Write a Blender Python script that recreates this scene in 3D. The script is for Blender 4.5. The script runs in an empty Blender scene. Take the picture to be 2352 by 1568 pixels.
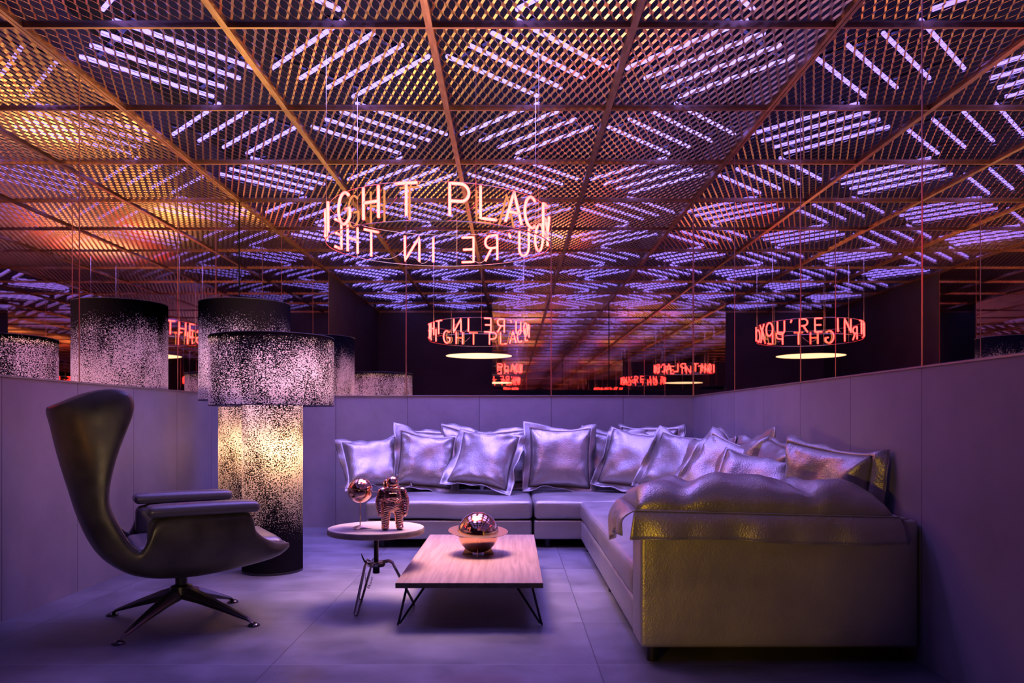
import bpy, math, random
from mathutils import Vector, Matrix, noise
R = math.radians
PI = math.pi
scene = bpy.context.scene
COL = scene.collection

# ------------------------------------------------------------------ geometry of the room (metres)
F = 1758.0                     # focal length in pixels of the 2352 px wide frame
XL, XR, YB, YR = -2.28, 1.509, 6.392, -0.244
ZC, ZW, ZP = 2.716, 1.094, 3.02   # ceiling grid, top of the tiled wainscot, plenum
PW = (XR - XL) / 4             # ceiling panel pitch across
PD = (YB - YR) / 7             # ceiling panel pitch along
EYE = 0.905


# ------------------------------------------------------------------ mesh helpers
class MB:
    def __init__(self):
        self.v, self.f = [], []

    def add(self, vs, fs):
        o = len(self.v)
        self.v += [tuple(p) for p in vs]
        self.f += [tuple(i + o for i in f) for f in fs]
        return self

    def box(self, x0, x1, y0, y1, z0, z1):
        vs = [(x, y, z) for x in (x0, x1) for y in (y0, y1) for z in (z0, z1)]
        return self.add(vs, [(0, 1, 3, 2), (4, 6, 7, 5), (0, 4, 5, 1), (2, 3, 7, 6), (0, 2, 6, 4), (1, 5, 7, 3)])

    def rbox(self, x0, x1, y0, y1, z0, z1, r, n=(8, 8, 5), bulge=0.0, side=0.0, wob=0.0, seed=0):
        """rounded box; bulge lifts the top, side puffs the flanks, wob adds soft unevenness"""
        c = Vector(((x0 + x1) / 2, (y0 + y1) / 2, (z0 + z1) / 2))
        h = Vector(((x1 - x0) / 2, (y1 - y0) / 2, (z1 - z0) / 2))
        r = min(r, min(h) * 0.999)

        def axis(k):
            hh, nn = h[k], n[k]
            inner = [-(hh - r) + 2 * (hh - r) * i / nn for i in range(nn + 1)]
            cap = [r * (1 - math.cos(a * PI / 8)) for a in (0, 1, 2, 3)]
            lo = [-hh + q for q in cap]
            return lo + inner + [-q for q in reversed(lo)]
        ax = [axis(k) for k in range(3)]
        idx, vs, fs = {}, [], []

        def put(p):
            q = Vector(p)
            cl = Vector([max(-(h[k] - r), min(h[k] - r, q[k])) for k in range(3)])
            d = q - cl
            # spread the offset over the rounded edge
            if d.length > 1e-9:
                q = cl + d.normalized() * r
            nx, ny, nz = q.x / h.x, q.y / h.y, q.z / h.z
            if bulge and nz > 0:
                q.z += bulge * nz * max(0, 1 - nx ** 4) * max(0, 1 - ny ** 4)
            if side:
                q.x += side * nx * max(0, 1 - nz * nz) * (1 - ny ** 4)
                q.y += side * ny * max(0, 1 - nz * nz) * (1 - nx ** 4)
            if wob:
                q += noise.noise_vector((q + c) * 4.0 + Vector((seed, seed * .7, 0))) * wob
            key = (round(p[0], 6), round(p[1], 6), round(p[2], 6))
            if key not in idx:
                idx[key] = len(vs)
                vs.append(q + c)
            return idx[key]
        for k in range(3):
            a, b = (k + 1) % 3, (k + 2) % 3
            for s in (-1, 1):
                A, B = ax[a], ax[b]
                for i in range(len(A) - 1):
                    for j in range(len(B) - 1):
                        ids = []
                        for (ii, jj) in ((i, j), (i + 1, j), (i + 1, j + 1), (i, j + 1)):
                            p = [0, 0, 0]
                            p[k], p[a], p[b] = s * h[k], A[ii], B[jj]
                            ids.append(put(p))
                        fs.append(tuple(ids if s > 0 else reversed(ids)))
        return self.add(vs, fs)

    def tube(self, pts, r, seg=8, closed=False, cap=True):
        pts = [Vector(p) for p in pts]
        n = len(pts)
        rr = r if isinstance(r, (list, tuple)) else [r] * n
        vs, fs = [], []
        up = None
        for i, p in enumerate(pts):
            if closed:
                t = (pts[(i + 1) % n] - pts[i - 1])
            else:
                t = pts[min(i + 1, n - 1)] - pts[max(i - 1, 0)]
            t = t.normalized() if t.length > 1e-9 else Vector((0, 0, 1))
            if up is None:
                up = Vector((0, 0, 1)) if abs(t.z) < .9 else Vector((1, 0, 0))
            a = t.cross(up)
            if a.length < 1e-6:
                a = t.orthogonal()
            a.normalize()
            b = a.cross(t).normalized()
            up = b
            for k in range(seg):
                g = 2 * PI * k / seg
                vs.append(p + (a * math.cos(g) + b * math.sin(g)) * rr[i])
        for i in range(n if closed else n - 1):
            for k in range(seg):
                i2 = (i + 1) % n
                fs.append((i * seg + k, i * seg + (k + 1) % seg, i2 * seg + (k + 1) % seg, i2 * seg + k))
        if cap and not closed:
            fs.append(tuple(reversed(range(seg))))
            fs.append(tuple((n - 1) * seg + k for k in range(seg)))
        return self.add(vs, fs)

    def lathe(self, prof, seg=48, c=(0, 0, 0)):
        """prof: (radius, z) pairs; a radius of 0 closes to a point"""
        c = Vector(c)
        vs, fs, rows = [], [], []
        for (r, z) in prof:
            if r < 1e-7:
                rows.append([len(vs)])
                vs.append(c + Vector((0, 0, z)))
            else:
                rows.append(list(range(len(vs), len(vs) + seg)))
                vs += [c + Vector((r * math.cos(2 * PI * k / seg), r * math.sin(2 * PI * k / seg), z)) for k in range(seg)]
        for a, b in zip(rows, rows[1:]):
            for k in range(seg):
                k2 = (k + 1) % seg
                if len(a) == 1 and len(b) == 1:
                    continue
                if len(a) == 1:
                    fs.append((a[0], b[k2], b[k]))
                elif len(b) == 1:
                    fs.append((a[k], a[k2], b[0]))
                else:
                    fs.append((a[k], a[k2], b[k2], b[k]))
        return self.add(vs, fs)

    def sphere(self, c, r, seg=32, rings=18, sc=(1, 1, 1), rot=None):
        o = len(self.v)
        self.lathe([(r * math.sin(PI * i / rings), -r * math.cos(PI * i / rings)) if 0 < i < rings else (0, -r if i == 0 else r)
                    for i in range(rings + 1)], seg)
        m = rot or Matrix.Identity(3)
        for i in range(o, len(self.v)):
            p = Vector(self.v[i])
            p = m @ Vector((p.x * sc[0], p.y * sc[1], p.z * sc[2]))
            self.v[i] = tuple(p + Vector(c))
        return self

    def grid(self, rows, closed_u=False):
        n, m = len(rows), len(rows[0])
        vs = [p for r in rows for p in r]
        fs = []
        for i in range(n - 1):
            for j in range(m if closed_u else m - 1):
                j2 = (j + 1) % m
                fs.append((i * m + j, i * m + j2, (i + 1) * m + j2, (i + 1) * m + j))
        return self.add(vs, fs)

    def prism(self, poly, lo, hi):
        """poly of (x, y) extruded along z"""
        n = len(poly)
        vs = [(x, y, lo) for x, y in poly] + [(x, y, hi) for x, y in poly]
        fs = [tuple(reversed(range(n))), tuple(range(n, 2 * n))] + [(i, (i + 1) % n, n + (i + 1) % n, n + i) for i in range(n)]
        return self.add(vs, fs)

    def xf(self, m):
        self.v = [tuple(m @ Vector(p)) for p in self.v]
        return self

    def data(self, name, mat, smooth=True):
        me = bpy.data.meshes.new(name)
        me.from_pydata([tuple(p) for p in self.v], [], self.f)
        me.validate()
        if smooth:
            me.polygons.foreach_set('use_smooth', [True] * len(me.polygons))
        if mat:
            me.materials.append(mat)
        me.update()
        return me

    def build(self, name, mat, parent=None, smooth=True, auto=None, bevel=None, label=None, loc=None):
        o = bpy.data.objects.new(name, self.data(name, mat, smooth))
        COL.objects.link(o)
        if parent is not None:
            o.parent = parent
        if loc is not None:
            o.location = loc
        if bevel:
            b = o.modifiers.new('edge', 'BEVEL')
            b.width, b.segments, b.limit_method, b.angle_limit = bevel, 3, 'ANGLE', R(40)
            b.harden_normals = False
        if auto:
            try:
                o.data.set_sharp_from_angle(angle=R(auto))
            except Exception:
                pass
        if label:
            o['label'] = label
        return o


def thing(name, label, cat, loc=(0, 0, 0), rotz=0.0, group=None):
    o = bpy.data.objects.new(name, None)
    o.empty_display_size = .05
    COL.objects.link(o)
    o.location = loc
    o.rotation_euler = (0, 0, rotz)
    return tag(o, label, cat, group)


def tag(o, label, cat, group=None):
    o['label'], o['category'] = label, cat
    if group:
        o['group'] = group
    return o


def struct(o, label=None):
    o['kind'] = 'structure'
    if label:
        o['label'] = label
    return o


# ------------------------------------------------------------------ materials
def newmat(name):
    m = bpy.data.materials.new(name)
    m.use_nodes = True
    nt = m.node_tree
    nt.nodes.clear()
    out = nt.nodes.new('ShaderNodeOutputMaterial')
    return m, nt, out


def N(nt, kind, **kw):
    n = nt.nodes.new(kind)
    for k, v in kw.items():
        if k.startswith('i_'):
            n.inputs[k[2:].replace('_', ' ')].default_value = v
        else:
            setattr(n, k, v)
    return n


def L(nt, a, b):
    nt.links.new(a, b)


def math_(nt, op, a, b=None, clamp=False):
    n = nt.nodes.new('ShaderNodeMath')
    n.operation = op
    n.use_clamp = clamp
    for i, x in enumerate((a, b)):
        if x is None:
            continue
        if isinstance(x, (int, float)):
            n.inputs[i].default_value = x
        else:
            nt.links.new(x, n.inputs[i])
    return n.outputs[0]


def ramp(nt, fac, stops):
    n = nt.nodes.new('ShaderNodeValToRGB')
    el = n.color_ramp.elements
    while len(el) < len(stops):
        el.new(.5)
    for e, (p, c) in zip(el, stops):
        e.position = p
        e.color = (*c, 1) if len(c) == 3 else c
    L(nt, fac, n.inputs[0])
    return n.outputs[0]


def principled(name, color, metal=0.0, rough=0.5, bump=None, noise_col=None, spec=None, coat=0.0, rough_var=None):
    """bump: (kind, scale, strength, distance); noise_col: (scale, amount)"""
    m, nt, out = newmat(name)
    b = N(nt, 'ShaderNodeBsdfPrincipled')
    b.inputs['Base Color'].default_value = (*color, 1)
    b.inputs['Metallic'].default_value = metal
    b.inputs['Roughness'].default_value = rough
    b.inputs['Coat Weight'].default_value = coat
    if spec is not None:
        b.inputs['Specular IOR Level'].default_value = spec
    L(nt, b.outputs[0], out.inputs[0])
    co = N(nt, 'ShaderNodeTexCoord').outputs['Object']
    if noise_col:
        t = N(nt, 'ShaderNodeTexNoise')
        t.inputs['Scale'].default_value, t.inputs['Detail'].default_value = noise_col[0], 6
        L(nt, co, t.inputs['Vector'])
        a = noise_col[1]
        c = ramp(nt, t.outputs['Fac'], [(.3, tuple(x * (1 - a) for x in color)), (.7, tuple(min(1, x * (1 + a)) for x in color))])
        L(nt, c, b.inputs['Base Color'])
        if rough_var:
            r = N(nt, 'ShaderNodeMapRange')
            r.inputs[1].default_value, r.inputs[2].default_value = .3, .7
            r.inputs[3].default_value, r.inputs[4].default_value = rough - rough_var, rough + rough_var
            L(nt, t.outputs['Fac'], r.inputs[0])
            L(nt, r.outputs[0], b.inputs['Roughness'])
    if bump:
        kind, sc, st, di = bump
        if kind == 'leather':
            v = N(nt, 'ShaderNodeTexVoronoi', feature='SMOOTH_F1')
            v.inputs['Scale'].default_value = sc
            n1 = N(nt, 'ShaderNodeTexNoise')
            n1.inputs['Scale'].default_value, n1.inputs['Detail'].default_value = sc * .08, 5
            L(nt, co, n1.inputs['Vector'])
            L(nt, co, v.inputs['Vector'])
            h = math_(nt, 'ADD', math_(nt, 'MULTIPLY', v.outputs['Distance'], .5), math_(nt, 'MULTIPLY', n1.outputs['Fac'], 1.4))
        else:
            n1 = N(nt, 'ShaderNodeTexNoise')
            n1.inputs['Scale'].default_value, n1.inputs['Detail'].default_value = sc, 6
            L(nt, co, n1.inputs['Vector'])
            h = n1.outputs['Fac']
        bp = N(nt, 'ShaderNodeBump')
        bp.inputs['Strength'].default_value, bp.inputs['Distance'].default_value = st, di
        L(nt, h, bp.inputs['Height'])
        L(nt, bp.outputs[0], b.inputs['Normal'])
    return m


def tile_mat(name, color, pitch, axes, line=.003, line_gain=.45, rough=.5, offs=(0, 0), blot=.25, cross_gain=0):
    """large grey tiles: thin joints every pitch[k] along axes[k] in world space"""
    m, nt, out = newmat(name)
    b = N(nt, 'ShaderNodeBsdfPrincipled')
    L(nt, b.outputs[0], out.inputs[0])
    pos = N(nt, 'ShaderNodeTexCoord').outputs['Object']
    sep = N(nt, 'ShaderNodeSeparateXYZ')
    L(nt, pos, sep.inputs[0])
    mask = None
    cells, masks = [], []
    for ax, p, of in zip(axes, pitch, offs):
        s = math_(nt, 'DIVIDE', math_(nt, 'SUBTRACT', sep.outputs['XYZ'.index(ax)], of), p)
        cells.append(math_(nt, 'FLOOR', s))
        fr = math_(nt, 'ABSOLUTE', math_(nt, 'SUBTRACT', math_(nt, 'FRACT', s), .5))
        k = math_(nt, 'GREATER_THAN', fr, .5 - line / p)
        masks.append(k)
        mask = k if mask is None else math_(nt, 'MAXIMUM', mask, k)
    t = N(nt, 'ShaderNodeTexNoise')
    t.inputs['Scale'].default_value, t.inputs['Detail'].default_value, t.inputs['Roughness'].default_value = 3.2, 9, .62
    off = N(nt, 'ShaderNodeCombineXYZ')
    for i, c in enumerate(cells):
        L(nt, math_(nt, 'MULTIPLY', c, 3.7 + i), off.inputs[i])
    va = N(nt, 'ShaderNodeVectorMath', operation='ADD')
    L(nt, pos, va.inputs[0])
    L(nt, off.outputs[0], va.inputs[1])
    L(nt, va.outputs[0], t.inputs['Vector'])
    base = ramp(nt, t.outputs['Fac'], [(.32, tuple(x * (1 - blot) for x in color)), (.68, tuple(x * (1 + blot) for x in color))])
    mx = N(nt, 'ShaderNodeMix', data_type='RGBA')
    L(nt, mask, mx.inputs['Factor'])
    L(nt, base, mx.inputs['A'])
    mx.inputs['B'].default_value = (*[x * line_gain for x in color], 1)
    res = mx.outputs['Result']
    if cross_gain:                                     # joints across the room painted pale, as edges catching light
        m2 = N(nt, 'ShaderNodeMix', data_type='RGBA')
        L(nt, masks[1], m2.inputs['Factor'])
        L(nt, res, m2.inputs['A'])
        m2.inputs['B'].default_value = (*[min(1, x * cross_gain) for x in color], 1)
        res = m2.outputs['Result']
    L(nt, res, b.inputs['Base Color'])
    rr = N(nt, 'ShaderNodeMapRange')
    rr.inputs[1].default_value, rr.inputs[2].default_value = .3, .7
    rr.inputs[3].default_value, rr.inputs[4].default_value = rough - .08, rough + .1
    L(nt, t.outputs['Fac'], rr.inputs[0])
    L(nt, rr.outputs[0], b.inputs['Roughness'])
    bp = N(nt, 'ShaderNodeBump')
    bp.inputs['Strength'].default_value, bp.inputs['Distance'].default_value = .35, .004
    h = math_(nt, 'SUBTRACT', math_(nt, 'MULTIPLY', t.outputs['Fac'], .5), mask)
    L(nt, h, bp.inputs['Height'])
    L(nt, bp.outputs[0], b.inputs['Normal'])
    return m


def emit(name, color, strength, edge=None):
    m, nt, out = newmat(name)
    e = N(nt, 'ShaderNodeEmission')
    e.inputs['Color'].default_value = (*color, 1)
    e.inputs['Strength'].default_value = strength
    if edge:
        lw = N(nt, 'ShaderNodeLayerWeight')
        lw.inputs['Blend'].default_value = .30
        mx = N(nt, 'ShaderNodeMix', data_type='RGBA')
        L(nt, lw.outputs['Facing'], mx.inputs['Factor'])
        mx.inputs['A'].default_value = (*color, 1)
        mx.inputs['B'].default_value = (*edge, 1)
        L(nt, mx.outputs['Result'], e.inputs['Color'])
    L(nt, e.outputs[0], out.inputs[0])
    return m


def shade_mat(name, z0, z1, dens, zdens=()):
    """fabric printed with dense dark flecks; cream gaps let the bulb shine through.
    dens: base cover; zdens: (z, extra cover) pairs, the print of the fabric along its height"""
    m, nt, out = newmat(name)
    co = N(nt, 'ShaderNodeTexCoord').outputs['Object']
    sep = N(nt, 'ShaderNodeSeparateXYZ')
    L(nt, co, sep.inputs[0])
    mp = N(nt, 'ShaderNodeMapping')
    mp.inputs['Scale'].default_value = (1, 1, 1.7)
    L(nt, co, mp.inputs['Vector'])
    t = N(nt, 'ShaderNodeTexNoise')
    t.inputs['Scale'].default_value, t.inputs['Detail'].default_value, t.inputs['Roughness'].default_value = 120, 2.5, .6
    L(nt, mp.outputs[0], t.inputs['Vector'])
    mp2 = N(nt, 'ShaderNodeMapping')
    mp2.inputs['Scale'].default_value = (1, 1, .45)
    L(nt, co, mp2.inputs['Vector'])
    g = N(nt, 'ShaderNodeTexNoise')
    g.inputs['Scale'].default_value, g.inputs['Detail'].default_value = 7, 5
    L(nt, mp2.outputs[0], g.inputs['Vector'])
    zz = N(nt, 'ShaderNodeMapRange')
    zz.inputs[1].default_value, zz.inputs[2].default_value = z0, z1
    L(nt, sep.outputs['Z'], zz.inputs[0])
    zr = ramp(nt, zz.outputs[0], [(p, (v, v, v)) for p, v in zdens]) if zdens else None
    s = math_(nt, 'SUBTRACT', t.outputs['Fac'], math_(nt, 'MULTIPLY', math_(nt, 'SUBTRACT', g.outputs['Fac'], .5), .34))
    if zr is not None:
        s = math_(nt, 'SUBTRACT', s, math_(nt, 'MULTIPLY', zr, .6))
    k = N(nt, 'ShaderNodeMapRange')
    k.inputs[1].default_value, k.inputs[2].default_value = dens, dens + .045
    L(nt, s, k.inputs[0])
    dark = N(nt, 'ShaderNodeBsdfDiffuse')
    dark.inputs['Color'].default_value = (.012, .010, .014, 1)
    tr = N(nt, 'ShaderNodeBsdfTranslucent')
    tr.inputs['Color'].default_value = (.85, .75, .72, 1)
    df = N(nt, 'ShaderNodeBsdfDiffuse')
    df.inputs['Color'].default_value = (.5, .45, .45, 1)
    a = N(nt, 'ShaderNodeMixShader')
    a.inputs[0].default_value = .35
    L(nt, tr.outputs[0], a.inputs[1])
    L(nt, df.outputs[0], a.inputs[2])
    x = N(nt, 'ShaderNodeMixShader')
    L(nt, k.outputs[0], x.inputs[0])
    L(nt, dark.outputs[0], x.inputs[1])
    L(nt, a.outputs[0], x.inputs[2])
    L(nt, x.outputs[0], out.inputs[0])
    return m


def wood_mat(name, c1, c2, axis='Y', scale=1.0, rough=.45):
    m, nt, out = newmat(name)
    b = N(nt, 'ShaderNodeBsdfPrincipled')
    b.inputs['Roughness'].default_value = rough
    L(nt, b.outputs[0], out.inputs[0])
    co = N(nt, 'ShaderNodeTexCoord').outputs['Object']
    mp = N(nt, 'ShaderNodeMapping')
    s = {'X': (1.2, 26, 26), 'Y': (26, 1.2, 26)}[axis]
    mp.inputs['Scale'].default_value = tuple(q * scale for q in s)
    L(nt, co, mp.inputs['Vector'])
    t = N(nt, 'ShaderNodeTexNoise')
    t.inputs['Scale'].default_value, t.inputs['Detail'].default_value, t.inputs['Distortion'].default_value = 2.2, 8, .6
    L(nt, mp.outputs[0], t.inputs['Vector'])
    c = ramp(nt, t.outputs['Fac'], [(.3, c1), (.5, tuple((x + y) / 2 for x, y in zip(c1, c2))), (.68, c2)])
    L(nt, c, b.inputs['Base Color'])
    bp = N(nt, 'ShaderNodeBump')
    bp.inputs['Strength'].default_value, bp.inputs['Distance'].default_value = .25, .002
    L(nt, t.outputs['Fac'], bp.inputs['Height'])
    L(nt, bp.outputs[0], b.inputs['Normal'])
    return m


M = {}
M['floor'] = tile_mat('floor_tile', (.20, .195, .215), (1.2, .595), 'XY', .0022, .40, .42, (.314, YB), .36, 1.6)
M['wall'] = tile_mat('wall_tile', (.37, .335, .355), (.6,), 'X', .002, .25, .5, (.324 - .6,), .12)
M['wall_side'] = tile_mat('wall_tile_side', (.37, .335, .355), (.595,), 'Y', .002, .25, .5, (YB,), .12)
M['dark_wall'] = principled('dark_paint', (.10, .085, .10), 0, .6, noise_col=(3, .15))
M['plenum'] = principled('plenum_black', (.008, .008, .010), 0, .8)
M['mirror'] = principled('mirror_glass', (.85, .73, .71), 1, .0)
M['mirror'].node_tree.nodes['Principled BSDF'].inputs['Roughness'].default_value = 0.006
M['bronze'] = principled('raw_bronze_mesh', (.66, .47, .31), 1, .30)
M['bronze_bar'] = principled('bronze_bar', (.50, .30, .18), .85, .42, noise_col=(9, .25))
M['black'] = principled('black_metal', (.03, .03, .032), .6, .35)
M['tube'] = emit('violet_tube', (.22, .165, 1.0), 4.0)
M['tube_cap'] = principled('tube_cap', (.12, .10, .14), .3, .4)
M['neon'] = emit('red_neon', (1.0, .043, .035), 22.0, edge=(.5, .003, .0095))
M['neon_ghost'] = emit('orange_ghost_glow', (1.0, .34, .13), .95)  # glow standing in for the orange reflections behind the front letters
M['wire'] = principled('steel_wire', (.75, .65, .62), .8, .35)
M['cable'] = principled('pale_cable', (.7, .6, .58), 0, .5)
M['leather'] = principled('metallic_leather', (.44, .42, .365), .6, .43, bump=('leather', 210, .7, .0026), noise_col=(5, .10), rough_var=.06)
M['pillow'] = principled('metallic_pillow_leather', (.43, .415, .37), .68, .40, bump=('leather', 190, .8, .003), noise_col=(5, .10), rough_var=.05)
M['chair'] = principled('charcoal_leather', (.085, .075, .065), .25, .38, bump=('leather', 320, .25, .0012), noise_col=(9, .35), rough_var=.1)
M['chair_in'] = principled('charcoal_leather_inside', (.15, .14, .145), .3, .34, bump=('leather', 320, .25, .0012))
M['chrome_dark'] = principled('dark_chrome', (.16, .15, .15), .9, .22)
M['copper'] = principled('polished_copper', (.95, .56, .36), 1, .08)
M['brass'] = principled('satin_brass', (.72, .52, .27), 1, .3)
M['walnut'] = wood_mat('oak_veneer', (.30, .185, .145), (.47, .315, .25), 'Y')
M['ply'] = principled('ply_edge', (.10, .09, .06), 0, .5, noise_col=(40, .3))
M['tabletop'] = wood_mat('pale_oak', (.42, .33, .30), (.58, .48, .45), 'X')
M['ply_pale'] = principled('pale_ply_edge', (.36, .29, .24), 0, .5, noise_col=(30, .2))
M['steel'] = principled('brushed_steel', (.45, .42, .40), 1, .25)
M['trim'] = principled('metal_trim', (.45, .40, .42), .9, .35)
M['joint'] = principled('copper_joint', (.75, .42, .30), 1, .32)
M['bulb'] = emit('warm_bulb', (1, .72, .42), 20.0)
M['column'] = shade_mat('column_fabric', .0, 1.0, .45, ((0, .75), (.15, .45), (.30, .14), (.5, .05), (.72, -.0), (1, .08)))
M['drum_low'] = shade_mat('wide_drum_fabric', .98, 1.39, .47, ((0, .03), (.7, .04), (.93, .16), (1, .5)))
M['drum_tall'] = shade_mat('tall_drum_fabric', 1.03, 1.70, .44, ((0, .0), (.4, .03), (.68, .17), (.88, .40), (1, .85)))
M['rim'] = principled('shade_rim', (.02, .018, .03), 0, .6)

for k in ('neon_ghost', 'bulb'):
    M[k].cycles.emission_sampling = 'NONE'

# ------------------------------------------------------------------ room shell
o = MB().box(XL - .3, XR + .3, YR - .3, YB + .3, -.12, 0).build('floor', M['floor'], smooth=False)
struct(o, 'grey concrete look floor tiles')
o = MB().box(XL - .3, XR + .3, YR - .3, YB + .3, ZP, ZP + .1).build('ceiling', M['plenum'], smooth=False)
struct(o)


def wall(name, lo, up, label=None, matl=None):
    a = MB().box(*lo).build(name, matl, smooth=False)
    struct(a, label)
    b = MB().box(*up).build('backing', M['dark_wall'], a, smooth=False)
    return a


wall('wall_back', (XL - .1, XR + .1, YB, YB + .12, 0, ZW), (XL - .1, XR + .1, YB + .02, YB + .12, ZW, ZP), matl=M['wall'])
wall('wall_right', (XR, XR + .12, YR - .1, YB + .12, 0, ZW), (XR + .02, XR + .12, YR - .1, YB + .12, ZW, ZP), matl=M['wall_side'])
YLM = 3.28                       # the left mirrors stop here
wl = wall('wall_left', (XL - .12, XL, YR - .1, YB + .12, 0, ZW), (XL - .12, XL - .02, YLM, YB + .12, ZW, ZP), matl=M['wall_side'])
MB().box(XL - .12, XL, YR - .1, YLM, ZW, ZP).build('plain_panel', M['dark_wall'], wl, smooth=False)
o = MB().box(XL - .1, XR + .1, YR - .12, YR, 0, ZP).build('wall_front', M['dark_wall'], smooth=False)
struct(o)

# ledges over the tiles
for i, (nm, bx) in enumerate((('trim_1', (XL, XR, YB - .006, YB + .02, ZW, ZW + .005)),
                              ('trim_2', (XR - .006, XR + .02, YR, YB, ZW, ZW + .005)),
                              ('trim_3', (XL - .02, XL + .006, YR, YB, ZW, ZW + .005)))):
    struct(MB().box(*bx).build(nm, M['trim'], smooth=False))

# mirror panels, one object each, with small open joints
G = .0022


def mirror(bx, label):
    o = MB().box(*bx).build('wall_mirror', M['mirror'], smooth=False)
    b = o.modifiers.new('edge', 'BEVEL')
    b.width, b.segments = .0022, 1
    tag(o, label, 'mirror', 'mirror panels above the tiled wainscot')
    x0, x1, y0, y1, z0, z1 = bx
    if y0 > YB:
        e = (x1 - .001, x1 + .0034, y0 - .002, y0 + .006, z0, z1)
    elif x0 > XR:
        e = (x0 - .002, x0 + .006, y0 - .0034, y0 + .001, z0, z1)
    elif x1 < XL:
        e = (x1 - .006, x1 + .002, y0 - .0034, y0 + .001, z0, z1)
    else:
        return
    MB().box(*e).build('edge_strip', M['joint'], o, smooth=False)


Z0m, Z1m = ZW + .006, ZC + .05
ed = [XL, -2.087, -.887, .324, XR]
for i, lab in enumerate(('narrow mirror strip in the left corner of the back wall',
                         'back wall mirror behind the two speckled floor lamps',
                         'middle back wall mirror showing one red neon ring',
                         'back wall mirror nearest the right corner, above the corner cushions')):
    mirror((ed[i] + G, ed[i + 1] - G, YB + .002, YB + .012, Z0m, Z1m), lab)
ys = [YB, YB - 1.19, YB - 2.38, YB - 3.57, YB - 4.76, YR]
for i, lab in enumerate(('right wall mirror in the corner against the back wall',
                         'right wall mirror, second from the back corner',
                         'right wall mirror showing a red neon ring, third from the back corner',
                         'right wall mirror at the edge of view, fourth from the back corner',
                         'right wall mirror beside the viewpoint, fifth from the back corner')):
    mirror((XR + .002, XR + .012, ys[i + 1] + G, ys[i] - G, Z0m, Z1m), lab)
ys = [YB, YB - 1.175, YB - 2.36, YLM]
for i, lab in enumerate(('left wall mirror in the corner behind the floor lamps',
                         'left wall mirror behind the armchair, middle one of that wall',
                         'left wall mirror at the edge of view, where the mirrors end')):
    mirror((XL - .012, XL - .002, ys[i + 1] + G, ys[i] - G, Z0m, Z1m), lab)
# the wall across the entrance side carries a mirror above the opening
YH = .80
o = MB().box(-.32, XR, YH - .06, YH - .012, 1.36, ZP).build('wall_entrance', M['dark_wall'], smooth=False)
struct(o)
mirror((-.318, XR - .004, YH - .011, YH, 1.362, Z1m), 'mirror over the entrance opening, facing the back wall')

# ------------------------------------------------------------------ ceiling: mesh panels and tube lights
ORD = ['first', 'second', 'third', 'fourth', 'fifth', 'sixth', 'seventh']


def mesh_sheet():
    w2, d2 = PW / 2 - .020, PD / 2 - .012
    p, w, Lw, a, th = .0254, .0120, .130, .0086, .0012
    c = Vector((-math.sin(R(60)), 0, math.cos(R(60))))
    nrm = Vector((math.cos(R(60)), 0, math.sin(R(60))))
    mb = MB()
    k = 0
    x = -w2 + .008
    step = Lw / 8
    wave = [0, .62, 1, .62, 0, -.62, -1, -.62]
    wave = [1, .85, 0, -.85, -1, -.85, 0, .85]
    while x < w2 - .006:
        s = 1 if k % 2 == 0 else -1
        ny = int(2 * d2 / step)
        vs, fs = [], []
        for j in range(ny + 1):
            y = -d2 + j * step
            q = Vector((x + s * a * wave[j % 8], y, s * .002 * wave[j % 8]))
            for (e, t) in ((-1, -1), (1, -1), (1, 1), (-1, 1)):
                vs.append(q + c * (w / 2 * e) + nrm * (th / 2 * t))
        for j in range(ny):
            for m in range(4):
                fs.append((j * 4 + m, j * 4 + (m + 1) % 4, j * 4 + 4 + (m + 1) % 4, j * 4 + 4 + m))
        mb.add(vs, fs)
        x += p
        k += 1
    return mb


sheet = mesh_sheet().data('mesh_sheet', M['bronze'], False)
fr = MB()
hx, hy = PW / 2, PD / 2
fr.box(-hx, -hx + .016, -hy, hy, 0, .032).box(hx - .016, hx, -hy, hy, 0, .032)
fr.box(-hx + .016, hx - .016, -hy, -hy + .0078, 0, .032).box(-hx + .016, hx - .016, hy - .0078, hy, 0, .032)
frame = fr.data('frame', M['bronze_bar'], False)

tl, tr = .71, .0115
tubes = []
tube_me = MB().lathe([(0, -tl / 2), (tr * .8, -tl / 2 + .002), (tr, -tl / 2 + .006), (tr, tl / 2 - .006), (tr * .8, tl / 2 - .002), (0, tl / 2)], 6)
tube_me = tube_me.xf(Matrix.Rotation(PI / 2, 4, 'X')).data('tube', M['tube'], True)
br = MB()
for s in (-1, 1):
    br.box(-.30, .30, s * .27 - .012, s * .27 + .012, .020, .034)
for i in range(4):
    for s in (-1, 1):
        x = (i - 1.5) * .1693
        br.box(x - .006, x + .006, s * .27 - .008, s * .27 + .008, .0085, .022)
bracket = br.data('bracket', M['black'], False)


def link(name, data, parent, loc=(0, 0, 0), rot=0):
    o = bpy.data.objects.new(name, data)
    COL.objects.link(o)
    o.parent = parent
    o.location = loc
    o.rotation_euler = (0, 0, rot)
    return o


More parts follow.
